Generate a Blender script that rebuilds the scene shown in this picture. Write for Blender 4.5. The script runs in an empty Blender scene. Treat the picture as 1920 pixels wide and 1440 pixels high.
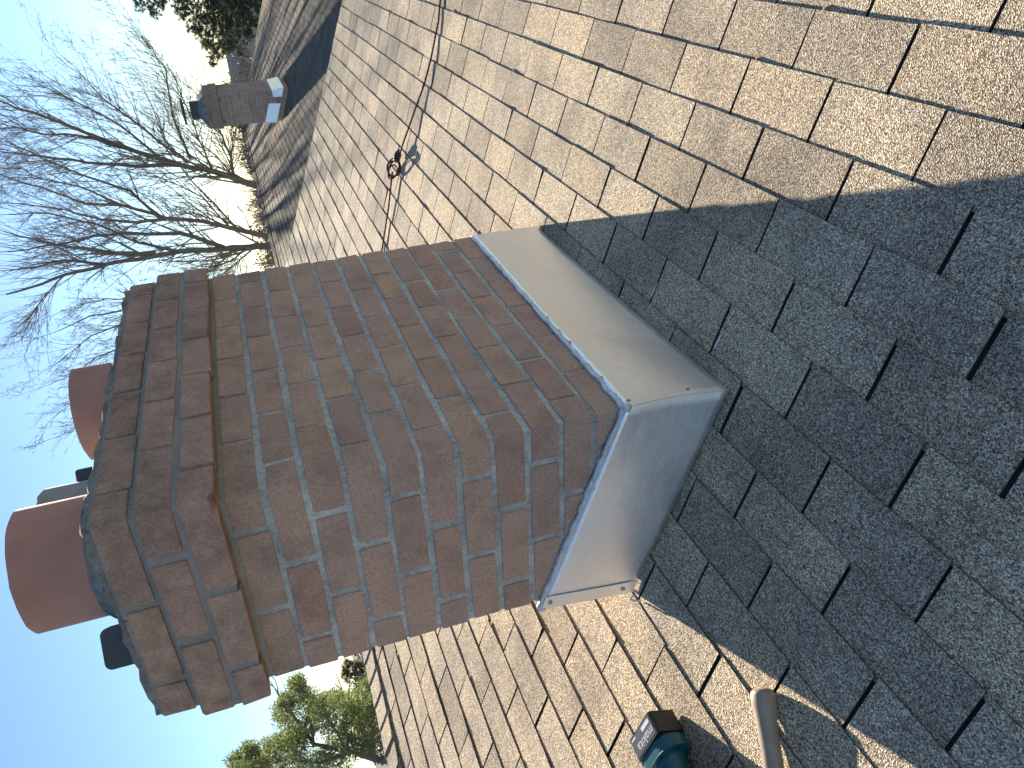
import bpy, bmesh, math, random
from mathutils import Vector, Matrix
random.seed(7)
rad = math.radians
scene = bpy.context.scene
COL = scene.collection

# ------------------------------------------------------------------ units
# the place was measured in brick courses; one course = 79 mm
S = 0.079
H = 4.85                                    # height of the measuring origin above the ground
def W(p): return Vector((p[0]*S, p[1]*S, p[2]*S + H))

# ------------------------------------------------------------------ camera
CAM_R = Matrix(((0.47244, -0.858852, -0.197924), (-0.330371, 0.035626, -0.943179), (0.817102, 0.510984, -0.266909)))
CAM_C = Vector((-16.648735, -11.944643, -2.177978))
FPX = 1468.4
cam_d = bpy.data.cameras.new('camera'); cam = bpy.data.objects.new('camera', cam_d); COL.objects.link(cam)
cam_d.sensor_width = 36.0; cam_d.lens = FPX/1920*36.0
cam_d.clip_start = 0.02; cam_d.clip_end = 3000
r0, r1, r2 = CAM_R[0], CAM_R[1], CAM_R[2]
m = Matrix.Identity(4)
for i in range(3):
    m[i][0] = r1[i]; m[i][1] = r0[i]; m[i][2] = -r2[i]
m.translation = W(CAM_C)
cam.matrix_world = m
scene.camera = cam
def project(p):                              # course-unit point -> photograph pixel (planning of detail only)
    d = Vector(p) - CAM_C
    x, y, z = r0.dot(d), r1.dot(d), r2.dot(d)
    if z < 0.5: return None
    return (960 + FPX*y/z, 720 - FPX*x/z)
def sight(px, py, dist):                     # point seen at a pixel, at a horizontal distance (course units)
    d = r0*((720-py)/FPX) + r1*((px-960)/FPX) + r2
    return CAM_C + d*(dist/math.hypot(d.x, d.y))

# ------------------------------------------------------------------ light
SUN_AZ, SUN_EL = rad(19.6), rad(21.0)
L = Vector((math.cos(SUN_AZ)*math.cos(SUN_EL), math.sin(SUN_AZ)*math.cos(SUN_EL), math.sin(SUN_EL)))
sd = bpy.data.lights.new('sun', 'SUN'); sun = bpy.data.objects.new('sun', sd); COL.objects.link(sun)
sd.energy = 4.1; sd.angle = rad(0.53); sd.color = (1.0, 0.885, 0.70)
sun.rotation_euler = (-L).to_track_quat('-Z', 'Y').to_euler()
sun.location = (0, 0, 40)
world = bpy.data.worlds.new('World'); scene.world = world; world.use_nodes = True
wt = world.node_tree
bg = wt.nodes['Background']
sky = wt.nodes.new('ShaderNodeTexSky'); sky.sky_type = 'NISHITA'; sky.sun_disc = False
sky.sun_elevation = SUN_EL; sky.sun_rotation = math.pi/2 - SUN_AZ
sky.air_density = 1.0; sky.dust_density = 0.015; sky.ozone_density = 3.2; sky.altitude = 50
wt.links.new(sky.outputs[0], bg.inputs[0]); bg.inputs[1].default_value = 0.05
vs = scene.view_settings
vs.view_transform = 'Standard'; vs.look = 'None'; vs.gamma = 1.0; vs.use_curve_mapping = False
vs.exposure = 1.83

# ------------------------------------------------------------------ roof frame
PHI = rad(-0.703); PITCH = rad(21.277)
UX = Vector((math.cos(PHI), math.sin(PHI), 0))                        # along the courses, away from the viewer
_n = Vector((-math.sin(PHI), math.cos(PHI), 0))
VU = Vector((_n.x*math.cos(PITCH), _n.y*math.cos(PITCH), math.sin(PITCH)))   # up the slope
RN = UX.cross(VU)                                                     # roof normal
RO = Vector((0, 0, -14.1))
TAB, EXPO = 3.758, 1.613
def roof(x, t, h=0.0, base=RO): return base + UX*x + VU*t + RN*h
def course_t(j): return -8.551 + EXPO*j
def cut_x(i): return 6.70 - TAB/2*i
RO2 = RO - RN*8.5                                                     # the neighbouring, lower roof

# ------------------------------------------------------------------ materials
def mat(name):
    m = bpy.data.materials.new(name); m.use_nodes = True
    nt = m.node_tree
    return m, nt, nt.nodes['Principled BSDF']
def node(nt, kind, **kw):
    n = nt.nodes.new(kind)
    for k, v in kw.items():
        if k in n.inputs: n.inputs[k].default_value = v
        else: setattr(n, k, v)
    return n
def ramp(nt, src, stops, interp='LINEAR'):
    n = nt.nodes.new('ShaderNodeValToRGB'); n.color_ramp.interpolation = interp
    cr = n.color_ramp
    while len(cr.elements) < len(stops): cr.elements.new(0.5)
    for e, (p, c) in zip(cr.elements, stops):
        e.position = p; e.color = (c[0], c[1], c[2], 1) if not isinstance(c, (int, float)) else (c, c, c, 1)
    nt.links.new(src, n.inputs[0]); return n.outputs[0]
def mixc(nt, a, b, fac, mode='MIX'):
    n = nt.nodes.new('ShaderNodeMix'); n.data_type = 'RGBA'; n.blend_type = mode
    for sock, v in ((0, fac), (6, a), (7, b)):
        if hasattr(v, 'is_output'): nt.links.new(v, n.inputs[sock])
        elif sock == 0: n.inputs[0].default_value = v
        else: n.inputs[sock].default_value = (v[0], v[1], v[2], 1)
    return n.outputs[2]
def position(nt): return nt.nodes.new('ShaderNodeNewGeometry').outputs['Position']
def noise(nt, vec, scale, detail=3, rough=0.55):
    n = node(nt, 'ShaderNodeTexNoise'); n.inputs['Scale'].default_value = scale
    n.inputs['Detail'].default_value = detail; n.inputs['Roughness'].default_value = rough
    nt.links.new(vec, n.inputs['Vector']); return n
def bump(nt, bsdf, height, strength, dist):
    b = node(nt, 'ShaderNodeBump'); b.inputs['Strength'].default_value = strength; b.inputs['Distance'].default_value = dist
    nt.links.new(height, b.inputs['Height']); nt.links.new(b.outputs[0], bsdf.inputs['Normal'])
def simple(name, col, rough=0.6, metal=0.0, vary=0.0, scale=20, bumps=0.0):
    m, nt, b = mat(name)
    b.inputs['Base Color'].default_value = (*col, 1); b.inputs['Roughness'].default_value = rough; b.inputs['Metallic'].default_value = metal
    if vary or bumps:
        n = noise(nt, position(nt), scale, 4)
        if vary:
            lo = tuple(c*(1-vary) for c in col); hi = tuple(min(1, c*(1+vary)) for c in col)
            nt.links.new(ramp(nt, n.outputs['Fac'], [(0.3, lo), (0.7, hi)]), b.inputs['Base Color'])
        if bumps: bump(nt, b, n.outputs['Fac'], 1.0, bumps)
    return m

def shingle_material(name, per_island, gain=1.0):
    m, nt, b = mat(name)
    pos = position(nt)
    v = node(nt, 'ShaderNodeTexVoronoi'); v.inputs['Scale'].default_value = 420; nt.links.new(pos, v.inputs['Vector'])
    sep = node(nt, 'ShaderNodeSeparateColor'); nt.links.new(v.outputs['Color'], sep.inputs[0])
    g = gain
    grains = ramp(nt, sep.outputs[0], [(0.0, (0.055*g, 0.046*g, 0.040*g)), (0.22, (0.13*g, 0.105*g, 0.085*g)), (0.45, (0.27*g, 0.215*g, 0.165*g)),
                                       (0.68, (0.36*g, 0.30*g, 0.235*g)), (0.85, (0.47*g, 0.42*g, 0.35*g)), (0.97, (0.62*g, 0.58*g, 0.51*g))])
    if per_island: rnd = nt.nodes.new('ShaderNodeNewGeometry').outputs['Random Per Island']
    else: rnd = nt.nodes.new('ShaderNodeObjectInfo').outputs['Random']
    tone = ramp(nt, rnd, [(0.0, (0.66, 0.635, 0.60)), (0.3, (0.86, 0.83, 0.77)), (0.6, (1.0, 0.97, 0.90)), (0.85, (1.06, 0.99, 0.87)), (1.0, (0.80, 0.76, 0.70))])
    c1 = mixc(nt, grains, tone, 1.0, 'MULTIPLY')
    n1 = noise(nt, pos, 4.2, 3)
    blot = ramp(nt, n1.outputs['Fac'], [(0.33, (0.70, 0.70, 0.72)), (0.55, (1.0, 1.0, 1.0)), (0.75, (1.10, 1.06, 1.0))])
    c2 = mixc(nt, c1, blot, 1.0, 'MULTIPLY')
    n2 = noise(nt, pos, 38, 3)
    worn = ramp(nt, n2.outputs['Fac'], [(0.3, (0.86, 0.86, 0.86)), (0.7, (1.08, 1.07, 1.05))])
    c3 = mixc(nt, c2, worn, 1.0, 'MULTIPLY')
    nt.links.new(c3, b.inputs['Base Color'])
    b.inputs['Roughness'].default_value = 0.95
    bump(nt, b, v.outputs['Distance'], 1.0, 0.0028)
    return m
M_SHINGLE = shingle_material('asphalt_shingle', False, 1.72)
M_SHINGLE_S = shingle_material('asphalt_shingle_far', True, 1.72)
M_SHINGLE2 = shingle_material('light_dimmed_shingle', False, 0.52)  # low gain puts the weaker light on the neighbour's roof into the colour
M_SHINGLE2_S = shingle_material('light_dimmed_shingle_far', True, 0.52)
M_EDGE = simple('asphalt_cut_edge', (0.06, 0.052, 0.046), 0.95, vary=0.3, scale=300)
M_DECK = simple('asphalt_underlay', (0.022, 0.02, 0.019), 0.95, vary=0.3, scale=300)  # dark asphalt, deepened so the slots' shade is partly in the colour

def brick_material(name, per_island):
    m, nt, b = mat(name)
    pos = position(nt)
    rnd = (nt.nodes.new('ShaderNodeNewGeometry').outputs['Random Per Island'] if per_island else nt.nodes.new('ShaderNodeObjectInfo').outputs['Random'])
    base = ramp(nt, rnd, [(0.0, (0.46, 0.285, 0.215)), (0.3, (0.53, 0.335, 0.25)), (0.55, (0.49, 0.325, 0.25)), (0.8, (0.56, 0.36, 0.255)), (1.0, (0.42, 0.285, 0.225))])
    sep = node(nt, 'ShaderNodeSeparateXYZ'); nt.links.new(pos, sep.inputs[0])
    n1 = noise(nt, pos, 9, 5, 0.6)
    c = mixc(nt, base, ramp(nt, n1.outputs['Fac'], [(0.30, (0.74, 0.73, 0.73)), (0.52, (1, 1, 1)), (0.75, (1.08, 1.06, 1.03))]), 1.0, 'MULTIPLY')
    n2 = noise(nt, pos, 160, 4, 0.7)
    c = mixc(nt, c, ramp(nt, n2.outputs['Fac'], [(0.32, (0.72, 0.70, 0.70)), (0.6, (1.08, 1.08, 1.08))]), 1.0, 'MULTIPLY')
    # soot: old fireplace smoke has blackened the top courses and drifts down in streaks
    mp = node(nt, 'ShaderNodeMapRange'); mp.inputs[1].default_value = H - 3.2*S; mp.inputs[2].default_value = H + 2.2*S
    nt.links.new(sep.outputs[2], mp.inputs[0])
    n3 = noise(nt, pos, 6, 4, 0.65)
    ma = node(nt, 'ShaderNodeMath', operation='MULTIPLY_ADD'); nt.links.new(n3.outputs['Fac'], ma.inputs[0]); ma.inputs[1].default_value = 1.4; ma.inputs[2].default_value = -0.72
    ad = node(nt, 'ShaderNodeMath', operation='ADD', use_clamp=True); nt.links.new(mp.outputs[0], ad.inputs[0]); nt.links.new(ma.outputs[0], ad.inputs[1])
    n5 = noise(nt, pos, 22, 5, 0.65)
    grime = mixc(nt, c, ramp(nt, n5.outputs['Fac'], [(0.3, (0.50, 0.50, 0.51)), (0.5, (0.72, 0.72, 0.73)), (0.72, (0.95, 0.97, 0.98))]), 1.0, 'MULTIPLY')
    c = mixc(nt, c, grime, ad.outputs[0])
    # red smears
    n4 = noise(nt, pos, 7.5, 2, 0.4)
    c = mixc(nt, c, (0.25, 0.055, 0.04), ramp(nt, n4.outputs['Fac'], [(0.735, 0.0), (0.75, 0.8)]))
    nt.links.new(c, b.inputs['Base Color'])
    b.inputs['Roughness'].default_value = 0.9
    bump(nt, b, n2.outputs['Fac'], 0.6, 0.0025)
    return m
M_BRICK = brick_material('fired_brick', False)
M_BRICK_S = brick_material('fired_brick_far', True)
def mortar_material():
    m, nt, b = mat('mortar'); pos = position(nt)
    n1 = noise(nt, pos, 90, 5, 0.7); n2 = noise(nt, pos, 7, 3)
    c = ramp(nt, n1.outputs['Fac'], [(0.3, (0.36, 0.35, 0.33)), (0.55, (0.60, 0.585, 0.55)), (0.78, (0.78, 0.765, 0.73))])
    c = mixc(nt, c, ramp(nt, n2.outputs['Fac'], [(0.35, (0.62, 0.62, 0.63)), (0.65, (1, 1, 1))]), 1.0, 'MULTIPLY')
    nt.links.new(c, b.inputs['Base Color']); b.inputs['Roughness'].default_value = 0.95
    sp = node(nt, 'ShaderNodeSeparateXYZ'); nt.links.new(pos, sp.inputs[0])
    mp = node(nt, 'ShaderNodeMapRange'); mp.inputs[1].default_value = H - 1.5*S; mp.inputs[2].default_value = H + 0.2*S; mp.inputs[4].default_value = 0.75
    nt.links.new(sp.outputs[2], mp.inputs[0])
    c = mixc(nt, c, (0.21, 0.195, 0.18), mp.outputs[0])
    nt.links.new(c, b.inputs['Base Color'])
    bump(nt, b, n1.outputs['Fac'], 0.9, 0.004); return m
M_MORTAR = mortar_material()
def crown_material():
    m, nt, b = mat('crown_mortar'); pos = position(nt)
    n1 = noise(nt, pos, 60, 5, 0.7); n2 = noise(nt, pos, 8, 3)
    c = ramp(nt, n1.outputs['Fac'], [(0.3, (0.19, 0.18, 0.165)), (0.7, (0.40, 0.385, 0.36))])
    c = mixc(nt, c, ramp(nt, n2.outputs['Fac'], [(0.35, (0.5, 0.5, 0.5)), (0.65, (1, 1, 1))]), 1.0, 'MULTIPLY')
    nt.links.new(c, b.inputs['Base Color']); b.inputs['Roughness'].default_value = 0.95
    bump(nt, b, n1.outputs['Fac'], 1.0, 0.006); return m
M_CROWN = crown_material()
def metal_material():
    m, nt, b = mat('sheet_metal'); pos = position(nt)
    mp = node(nt, 'ShaderNodeMapping'); mp.inputs['Scale'].default_value = (1, 1, 14); nt.links.new(pos, mp.inputs[0])
    n1 = noise(nt, mp.outputs[0], 40, 3); n2 = noise(nt, pos, 5, 3)
    nt.links.new(ramp(nt, n2.outputs['Fac'], [(0.3, (0.90, 0.89, 0.88)), (0.7, (0.95, 0.94, 0.93))]), b.inputs['Base Color'])
    b.inputs['Metallic'].default_value = 0.85
    mr = node(nt, 'ShaderNodeMapRange'); mr.inputs[1].default_value = 0.3; mr.inputs[2].default_value = 0.7; mr.inputs[3].default_value = 0.34; mr.inputs[4].default_value = 0.54
    nt.links.new(n1.outputs['Fac'], mr.inputs[0]); nt.links.new(mr.outputs[0], b.inputs['Roughness'])
    n3 = noise(nt, pos, 16, 5, 0.6)
    ad = node(nt, 'ShaderNodeMath', operation='MULTIPLY_ADD'); nt.links.new(n3.outputs['Fac'], ad.inputs[0]); ad.inputs[1].default_value = 0.28; nt.links.new(n2.outputs['Fac'], ad.inputs[2])
    bump(nt, b, ad.outputs[0], 0.38, 0.012); return m
M_METAL = metal_material()
M_SEAL = simple('silver_sealant', (0.62, 0.63, 0.66), 0.35, 0.3, vary=0.15, scale=60, bumps=0.004)
M_SCREW = simple('screw_steel', (0.35, 0.35, 0.36), 0.4, 1.0)
M_CLAY = simple('clay_flue', (0.46, 0.235, 0.18), 0.85, vary=0.16, scale=7, bumps=0.003)
M_FLUEMETAL = simple('grey_clay_flue', (0.36, 0.33, 0.31), 0.8, 0.0, vary=0.2, scale=12)
M_DARKCAP = simple('dark_painted_metal', (0.06, 0.062, 0.068), 0.55, 0.2, vary=0.2, scale=15)
M_WOODTRIM = simple('painted_trim', (0.62, 0.57, 0.49), 0.7, vary=0.08, scale=6)
M_DRIP = simple('drip_edge_metal', (0.70, 0.66, 0.60), 0.5, 0.2)
M_STUCCO = simple('stucco', (0.42, 0.37, 0.30), 0.95, vary=0.12, scale=30, bumps=0.004)
M_GRASS = simple('lawn', (0.075, 0.08, 0.05), 0.95, vary=0.4, scale=0.6)
M_BARK = simple('bark', (0.17, 0.145, 0.125), 0.9, vary=0.3, scale=14, bumps=0.01)
M_TWIG = simple('twigs', (0.26, 0.22, 0.19), 0.9)
def leaf_material(name, col, col2, thru=0.35):
    m, nt, b = mat(name)
    rnd = nt.nodes.new('ShaderNodeNewGeometry').outputs['Random Per Island']
    c = ramp(nt, rnd, [(0.0, col), (1.0, col2)])
    nt.links.new(c, b.inputs['Base Color']); b.inputs['Roughness'].default_value = 0.55
    tr = node(nt, 'ShaderNodeBsdfTranslucent'); nt.links.new(mixc(nt, c, (1.0, 1.1, 0.5), 1.0, 'MULTIPLY'), tr.inputs[0])
    mx = node(nt, 'ShaderNodeMixShader'); mx.inputs[0].default_value = thru
    out = nt.nodes['Material Output']
    nt.links.new(b.outputs[0], mx.inputs[1]); nt.links.new(tr.outputs[0], mx.inputs[2]); nt.links.new(mx.outputs[0], out.inputs[0]); return m
M_LEAF = leaf_material('olive_leaves', (0.09, 0.115, 0.07), (0.25, 0.28, 0.17), 0.45)
M_NEEDLE = leaf_material('pine_needles', (0.03, 0.05, 0.03), (0.08, 0.105, 0.06), 0.15)
M_FARLEAF = leaf_material('far_foliage', (0.045, 0.05, 0.042), (0.08, 0.085, 0.066), 0.1)
M_TEAL = simple('teal_plastic', (0.008, 0.085, 0.11), 0.38, vary=0.15, scale=50)
M_BLACK = simple('black_plastic', (0.018, 0.018, 0.02), 0.42, vary=0.3, scale=80)
M_GREYLABEL = simple('grey_label', (0.075, 0.08, 0.10), 0.4)
M_WHITE = simple('white_print', (0.62, 0.63, 0.66), 0.5)
M_GRIP = simple('worn_handle', (0.30, 0.235, 0.175), 0.55, vary=0.18, scale=25, bumps=0.0015)
M_STEEL = simple('forged_steel', (0.22, 0.22, 0.23), 0.4, 1.0)
M_CORD = simple('maroon_cord', (0.085, 0.022, 0.022), 0.7)

# ------------------------------------------------------------------ building helpers
class G:
    """collects geometry in course units; build() links it as one mesh object"""
    def __init__(s): s.v = []; s.f = []
    def add(s, vs, fs):
        o = len(s.v); s.v += [Vector(p) for p in vs]; s.f += [tuple(i+o for i in f) for f in fs]; return s
    def box(s, lo, hi, fn=None):
        x0, y0, z0 = lo; x1, y1, z1 = hi
        vs = [(x0,y0,z0),(x1,y0,z0),(x1,y1,z0),(x0,y1,z0),(x0,y0,z1),(x1,y0,z1),(x1,y1,z1),(x0,y1,z1)]
        if fn: vs = [fn(*p) for p in vs]
        return s.add(vs, [(0,3,2,1),(4,5,6,7),(0,1,5,4),(1,2,6,5),(2,3,7,6),(3,0,4,7)])
    def tube(s, pts, rads, n=8, cap=True):
        pts = [Vector(p) for p in pts]
        if not isinstance(rads, (list, tuple)): rads = [rads]*len(pts)
        o = len(s.v); ref = None
        for k, p in enumerate(pts):
            t = (pts[min(k+1, len(pts)-1)] - pts[max(k-1, 0)])
            if t.length < 1e-9: t = Vector((0, 0, 1))
            t.normalize()
            if ref is None: ref = Vector((0, 0, 1)) if abs(t.z) < 0.9 else Vector((1, 0, 0))
            a = t.cross(ref)
            if a.length < 1e-6: a = t.orthogonal()
            a.normalize(); bb = t.cross(a); ref = a.cross(t) if True else ref
            for q in range(n):
                w = 2*math.pi*q/n
                s.v.append(p + (a*math.cos(w) + bb*math.sin(w))*rads[k])
        for k in range(len(pts)-1):
            for q in range(n):
                s.f.append((o+k*n+q, o+k*n+(q+1) % n, o+(k+1)*n+(q+1) % n, o+(k+1)*n+q))
        if cap:
            s.f.append(tuple(o+q for q in range(n))[::-1]); e = o+(len(pts)-1)*n
            s.f.append(tuple(e+q for q in range(n)))
        return s
    def grid(s, rows):
        n = len(rows[0]); o = len(s.v)
        for r in rows: s.v += [Vector(p) for p in r]
        for k in range(len(rows)-1):
            for q in range(n-1): s.f.append((o+k*n+q, o+k*n+q+1, o+(k+1)*n+q+1, o+(k+1)*n+q))
        return s
    def mesh(s, name, material, smooth=False, fix=True, bevel=0.0, local=None):
        me = bpy.data.meshes.new(name)
        if local is None: me.from_pydata([W(p) for p in s.v], [], s.f)
        else: me.from_pydata([p*S for p in s.v], [], s.f)
        if fix or bevel:
            bm = bmesh.new(); bm.from_mesh(me)
            if bevel: bmesh.ops.bevel(bm, geom=list(bm.edges), offset=bevel*S, segments=2, affect='EDGES', profile=0.6)
            if fix: bmesh.ops.recalc_face_normals(bm, faces=bm.faces)
            bm.to_mesh(me); bm.free()
        me.materials.append(material)
        if smooth: me.polygons.foreach_set('use_smooth', [True]*len(me.polygons))
        return me
    def build(s, name, material, parent=None, smooth=False, fix=True, bevel=0.0, solid=0.0):
        o = link(name, s.mesh(name, material, smooth, fix, bevel), parent)
        if solid:
            md = o.modifiers.new('thickness', 'SOLIDIFY'); md.thickness = solid*S; md.offset = 1
        return o
LOC = {}
def link(name, data, parent=None, matrix=None):
    o = bpy.data.objects.new(name, data); COL.objects.link(o)
    mw = matrix if matrix is not None else Matrix.Identity(4)
    if parent is not None:
        o.parent = parent
        o.matrix_parent_inverse = Matrix.Translation(-LOC.get(parent, Vector()))
    o.matrix_basis = mw
    return o
def tag(o, label=None, cat=None, group=None, kind=None):
    if label: o['label'] = label
    if cat: o['category'] = cat
    if group: o['group'] = group
    if kind: o['kind'] = kind
    return o
def thing(name, p, label, cat, group=None):
    o = bpy.data.objects.new(name, None); COL.objects.link(o); o.location = W(p); LOC[o] = W(p)
    o.empty_display_size = 0.1
    return tag(o, label, cat, group)
def jit(a): return random.uniform(-a, a)

# ------------------------------------------------------------------ ground
g = G(); g.add([(-9000, -9000, -H/S), (12000, -9000, -H/S), (12000, 9000, -H/S), (-9000, 9000, -H/S)], [(0, 1, 2, 3)])
tag(g.build('ground', M_GRASS), kind='structure')

# ------------------------------------------------------------------ shingled roofs
CHIM_PX = [(1012,425),(885,449),(400,516),(250,536),(150,1000),(300,1345),(510,1280),(1000,1135),(1190,1110),(1372,738)]
def inside(p, poly):
    r = False; j = len(poly)-1
    for i in range(len(poly)):
        a, b = poly[i], poly[j]
        if (a[1] > p[1]) != (b[1] > p[1]) and p[0] < (b[0]-a[0])*(p[1]-a[1])/(b[1]-a[1])+a[0]: r = not r
        j = i
    return r
def tab_shape(width, curl_l, curl_r, rip, gap):
    """one shingle tab lying in its own frame: x along the course, y up the slope, z off the roof"""
    nx, ny = 5, 4; ln = EXPO + 0.15
    w = width - gap; g = G(); top = []
    for q in range(ny):
        y = [0, 0.5, EXPO, ln][q]; row = []
        for k in range(nx):
            x = w*k/(nx-1); f = k/(nx-1)
            z = 0.098 - 0.048*min(y/EXPO, 1) - (0.02 if q == 3 else 0)
            fall = max(0, 1-y/EXPO)**2
            z += fall*(curl_l*max(0, 1-2*f)**2 + curl_r*max(0, 2*f-1)**2 + rip*math.sin(math.pi*f))
            yy = y
            row.append(Vector((x + gap/2, yy, z)))
        top.append(row)
    for r in top: r[0].y += 0; 
    g.grid(top)
    th = 0.05
    g.n_top = len(g.f)
    low = lambda p: Vector((p.x, p.y, p.z-th))
    o = len(g.v)
    ring = [top[q][0] for q in range(ny-1, -1, -1)] + top[0][1:] + [top[q][-1] for q in range(1, ny)]
    g.add(ring + [low(p) for p in ring], [(k, k+1, k+1+len(ring), k+len(ring)) for k in range(len(ring)-1)])
    return g
def tab_basis(p): return Matrix(((UX.x, VU.x, RN.x, 0), (UX.y, VU.y, RN.y, 0), (UX.z, VU.z, RN.z, 0), (0, 0, 0, 1))), W(p)
def shingle_roof(house, deck, x0, x1, j0, j1, base, seen, n_single, top_t, m1, m2):
    """covers one slope with three-tab shingles; the largest seen are pieces of their own, the rest one mass"""
    variants = []
    for k in range(14):
        cl, cr = (random.choice([0, 0, 0, 0.008, 0.02]), random.choice([0, 0, 0, 0.008, 0.03]))
        if k == 5: cl = 0.05
        if k == 9: cr = 0.06
        variants.append(tab_shape(TAB, cl, cr, random.choice([0, 0, 0.006, 0.015]), random.choice([0.075, 0.12, 0.135, 0.15])))
    meshes = [v.mesh('shingle', m1, local=True, fix=False) for v in variants]
    n_top, n_all = variants[0].n_top, len(variants[0].f)
    for me in meshes:                           # cut edges are bare asphalt
        me.materials.append(M_EDGE)
        me.polygons.foreach_set('material_index', [0]*n_top + [1]*(n_all-n_top))
    tabs = []
    for j in range(j0, j1):
        t = course_t(j); par = 1 if j % 2 == 0 else 0
        wav = jit(0.02)
        i = 2*math.floor((6.70-x1)/TAB) + par - 2
        k3 = random.randint(0, 2)
        dv, dr, dz = 0, 0, 0
        while True:
            xl = cut_x(i+2)                    # left end (nearer the viewer's side has the higher index)
            xr = cut_x(i)
            i += 2
            if xr < x0: break
            k3 += 1
            if k3 % 3 == 0: dv, dr, dz = jit(0.035), jit(0.004), random.uniform(0, 0.012)
            lo, hi = max(xl, x0), min(xr, x1)
            if hi - lo < 0.25: continue
            tabs.append((j, lo, hi, t + wav + dv + jit(0.01), dr, dz + random.choice([0, 0, 0, 0, 0.015]), random.randrange(len(variants))))
    scored = []
    for tb in tabs:
        j, lo, hi, t, dr, dz, vi = tb
        c = roof((lo+hi)/2, t+EXPO/2, 0, base)
        q = [project(roof(x, tt, 0.1, base)) for x, tt in ((lo, t), (hi, t), (hi, t+EXPO), (lo, t+EXPO))]
        area = 0
        cp = project(c)
        if all(q) and cp and -20 < cp[0] < 1940 and -20 < cp[1] < 1460 and seen(cp):
            area = abs(sum(q[k][0]*q[(k+1) % 4][1] - q[(k+1) % 4][0]*q[k][1] for k in range(4)))/2
        scored.append((area, tb))
    scored.sort(key=lambda s: -s[0])
    rest = G()
    for n, (area, (j, lo, hi, t, dr, dz, vi)) in enumerate(scored):
        sx = (hi-lo)/TAB
        if t + EXPO + 0.15 > top_t: cut = (top_t - t)/(EXPO+0.15)
        else: cut = 1
        if n < n_single and area > 60:
            mw, loc = tab_basis(roof(lo, t, dz, base))
            mw = mw @ Matrix.Rotation(dr, 4, 'Z') @ Matrix.Diagonal((sx, cut, 1, 1))
            mw.translation = loc
            link('shingle', meshes[vi], deck, mw)
        else:
            v = variants[vi]; o = roof(lo, t, dz, base); cs, sn = math.cos(dr), math.sin(dr)
            rest.add([o + UX*(p.x*sx*cs - p.y*cut*sn) + VU*(p.x*sx*sn + p.y*cut*cs) + RN*p.z for p in v.v], v.f)
    r = rest.build('shingle_field', m2, deck, fix=False)
    r.data.materials.append(M_EDGE)
    r.data.polygons.foreach_set('material_index', ([0]*n_top + [1]*(n_all-n_top))*(len(r.data.polygons)//n_all))
    tag(r, kind='stuff')
def ridge_caps(parent, xa, xb, t_r, base, material):
    """bent cap shingles lapping along the ridge"""
    st = 1.62; x = xb
    RB = Vector((VU.x, VU.y, -VU.z))            # down the far side, seen from the ridge
    k = 0
    proto = []
    def section(x, lift, half=1.62):
        pk = roof(x, t_r, 0, base); pts = []
        for a in (-1, -0.55, -0.12, 0.12, 0.55, 1):
            if a < 0: p = pk + VU*(a*half) + RN*(0.17+lift)
            else:
                back = Vector((VU.x, VU.y, -VU.z)); bn = Vector((-RN.x, -RN.y, RN.z))
                p = pk + back*(a*half) + bn*(0.17+lift)
            if abs(a) < 0.2: p = p + Vector((0, 0, 0.03))
            pts.append(p)
        return pts
    x = xa
    while x < xb:
        g = G(); l0 = 0.075 + random.choice([0, 0, 0.03]); n = min(x+st+0.35, xb)
        d = jit(0.03)
        rows = [section(x+d, l0), section(x+d+0.6, l0*0.6), section(n, 0.0)]
        g.grid(rows)
        for s_ in (rows[0],):
            o = len(g.v); low = [p - Vector((0, 0, 0.07)) for p in s_]
            g.add(s_ + low, [(q, q+1, q+7, q+6) for q in range(5)])
        for side in (0, -1):
            e = [r[side] for r in rows]; low = [p - RN*0.07 for p in e]
            g.add(e + low, [(q, q+1, q+4, q+3) for q in range(2)])
        g.build('ridge_cap', material, parent, fix=False)
        x += st

RX0, RX1, RIDGE_T = -70.0, 77.6, 29.9
house = thing('house', roof(0, -30) + Vector((0, 0, -30)), 'nearest house whose tan shingled roof carries the big brick chimney and the tools', 'house')
LOC[house] = house.location.copy()
EAVE_T = course_t(-24)
def deck_mesh(x0, x1, t0, t1, base, thick=0.25):
    g = G()
    a = [roof(x0, t0, 0, base), roof(x1, t0, 0, base), roof(x1, t1, 0, base), roof(x0, t1, 0, base)]
    b_ = [p - Vector((0, 0, thick)) for p in a]
    g.add(a + b_, [(0, 1, 2, 3), (4, 7, 6, 5), (0, 4, 5, 1), (1, 5, 6, 2), (3, 2, 6, 7), (0, 3, 7, 4)])
    return g
def back_slope(x0, x1, t1, base, length, thick=0.25):
    g = G(); back = Vector((VU.x, VU.y, -VU.z))
    a = [roof(x0, t1, 0, base), roof(x1, t1, 0, base)]
    a += [a[1] + back*length, a[0] + back*length]
    b_ = [p - Vector((0, 0, thick)) for p in a]
    g.add(a + b_, [(0, 1, 2, 3), (4, 7, 6, 5), (1, 5, 6, 2), (2, 6, 7, 3), (0, 3, 7, 4)])
    return g
deck = deck_mesh(RX0, RX1-0.15, EAVE_T, RIDGE_T, RO).build('roof', M_DECK, house)
back_slope(RX0, RX1-0.15, RIDGE_T, RO, 55).build('rear_roof_slope', M_SHINGLE_S, house)
shingle_roof(house, deck, RX0, RX1, -24, 24, RO, lambda p: not inside(p, CHIM_PX), 300, RIDGE_T, M_SHINGLE, M_SHINGLE_S)
ridge_caps(deck, RX0, RX1, RIDGE_T+0.02, RO, M_SHINGLE)
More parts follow.
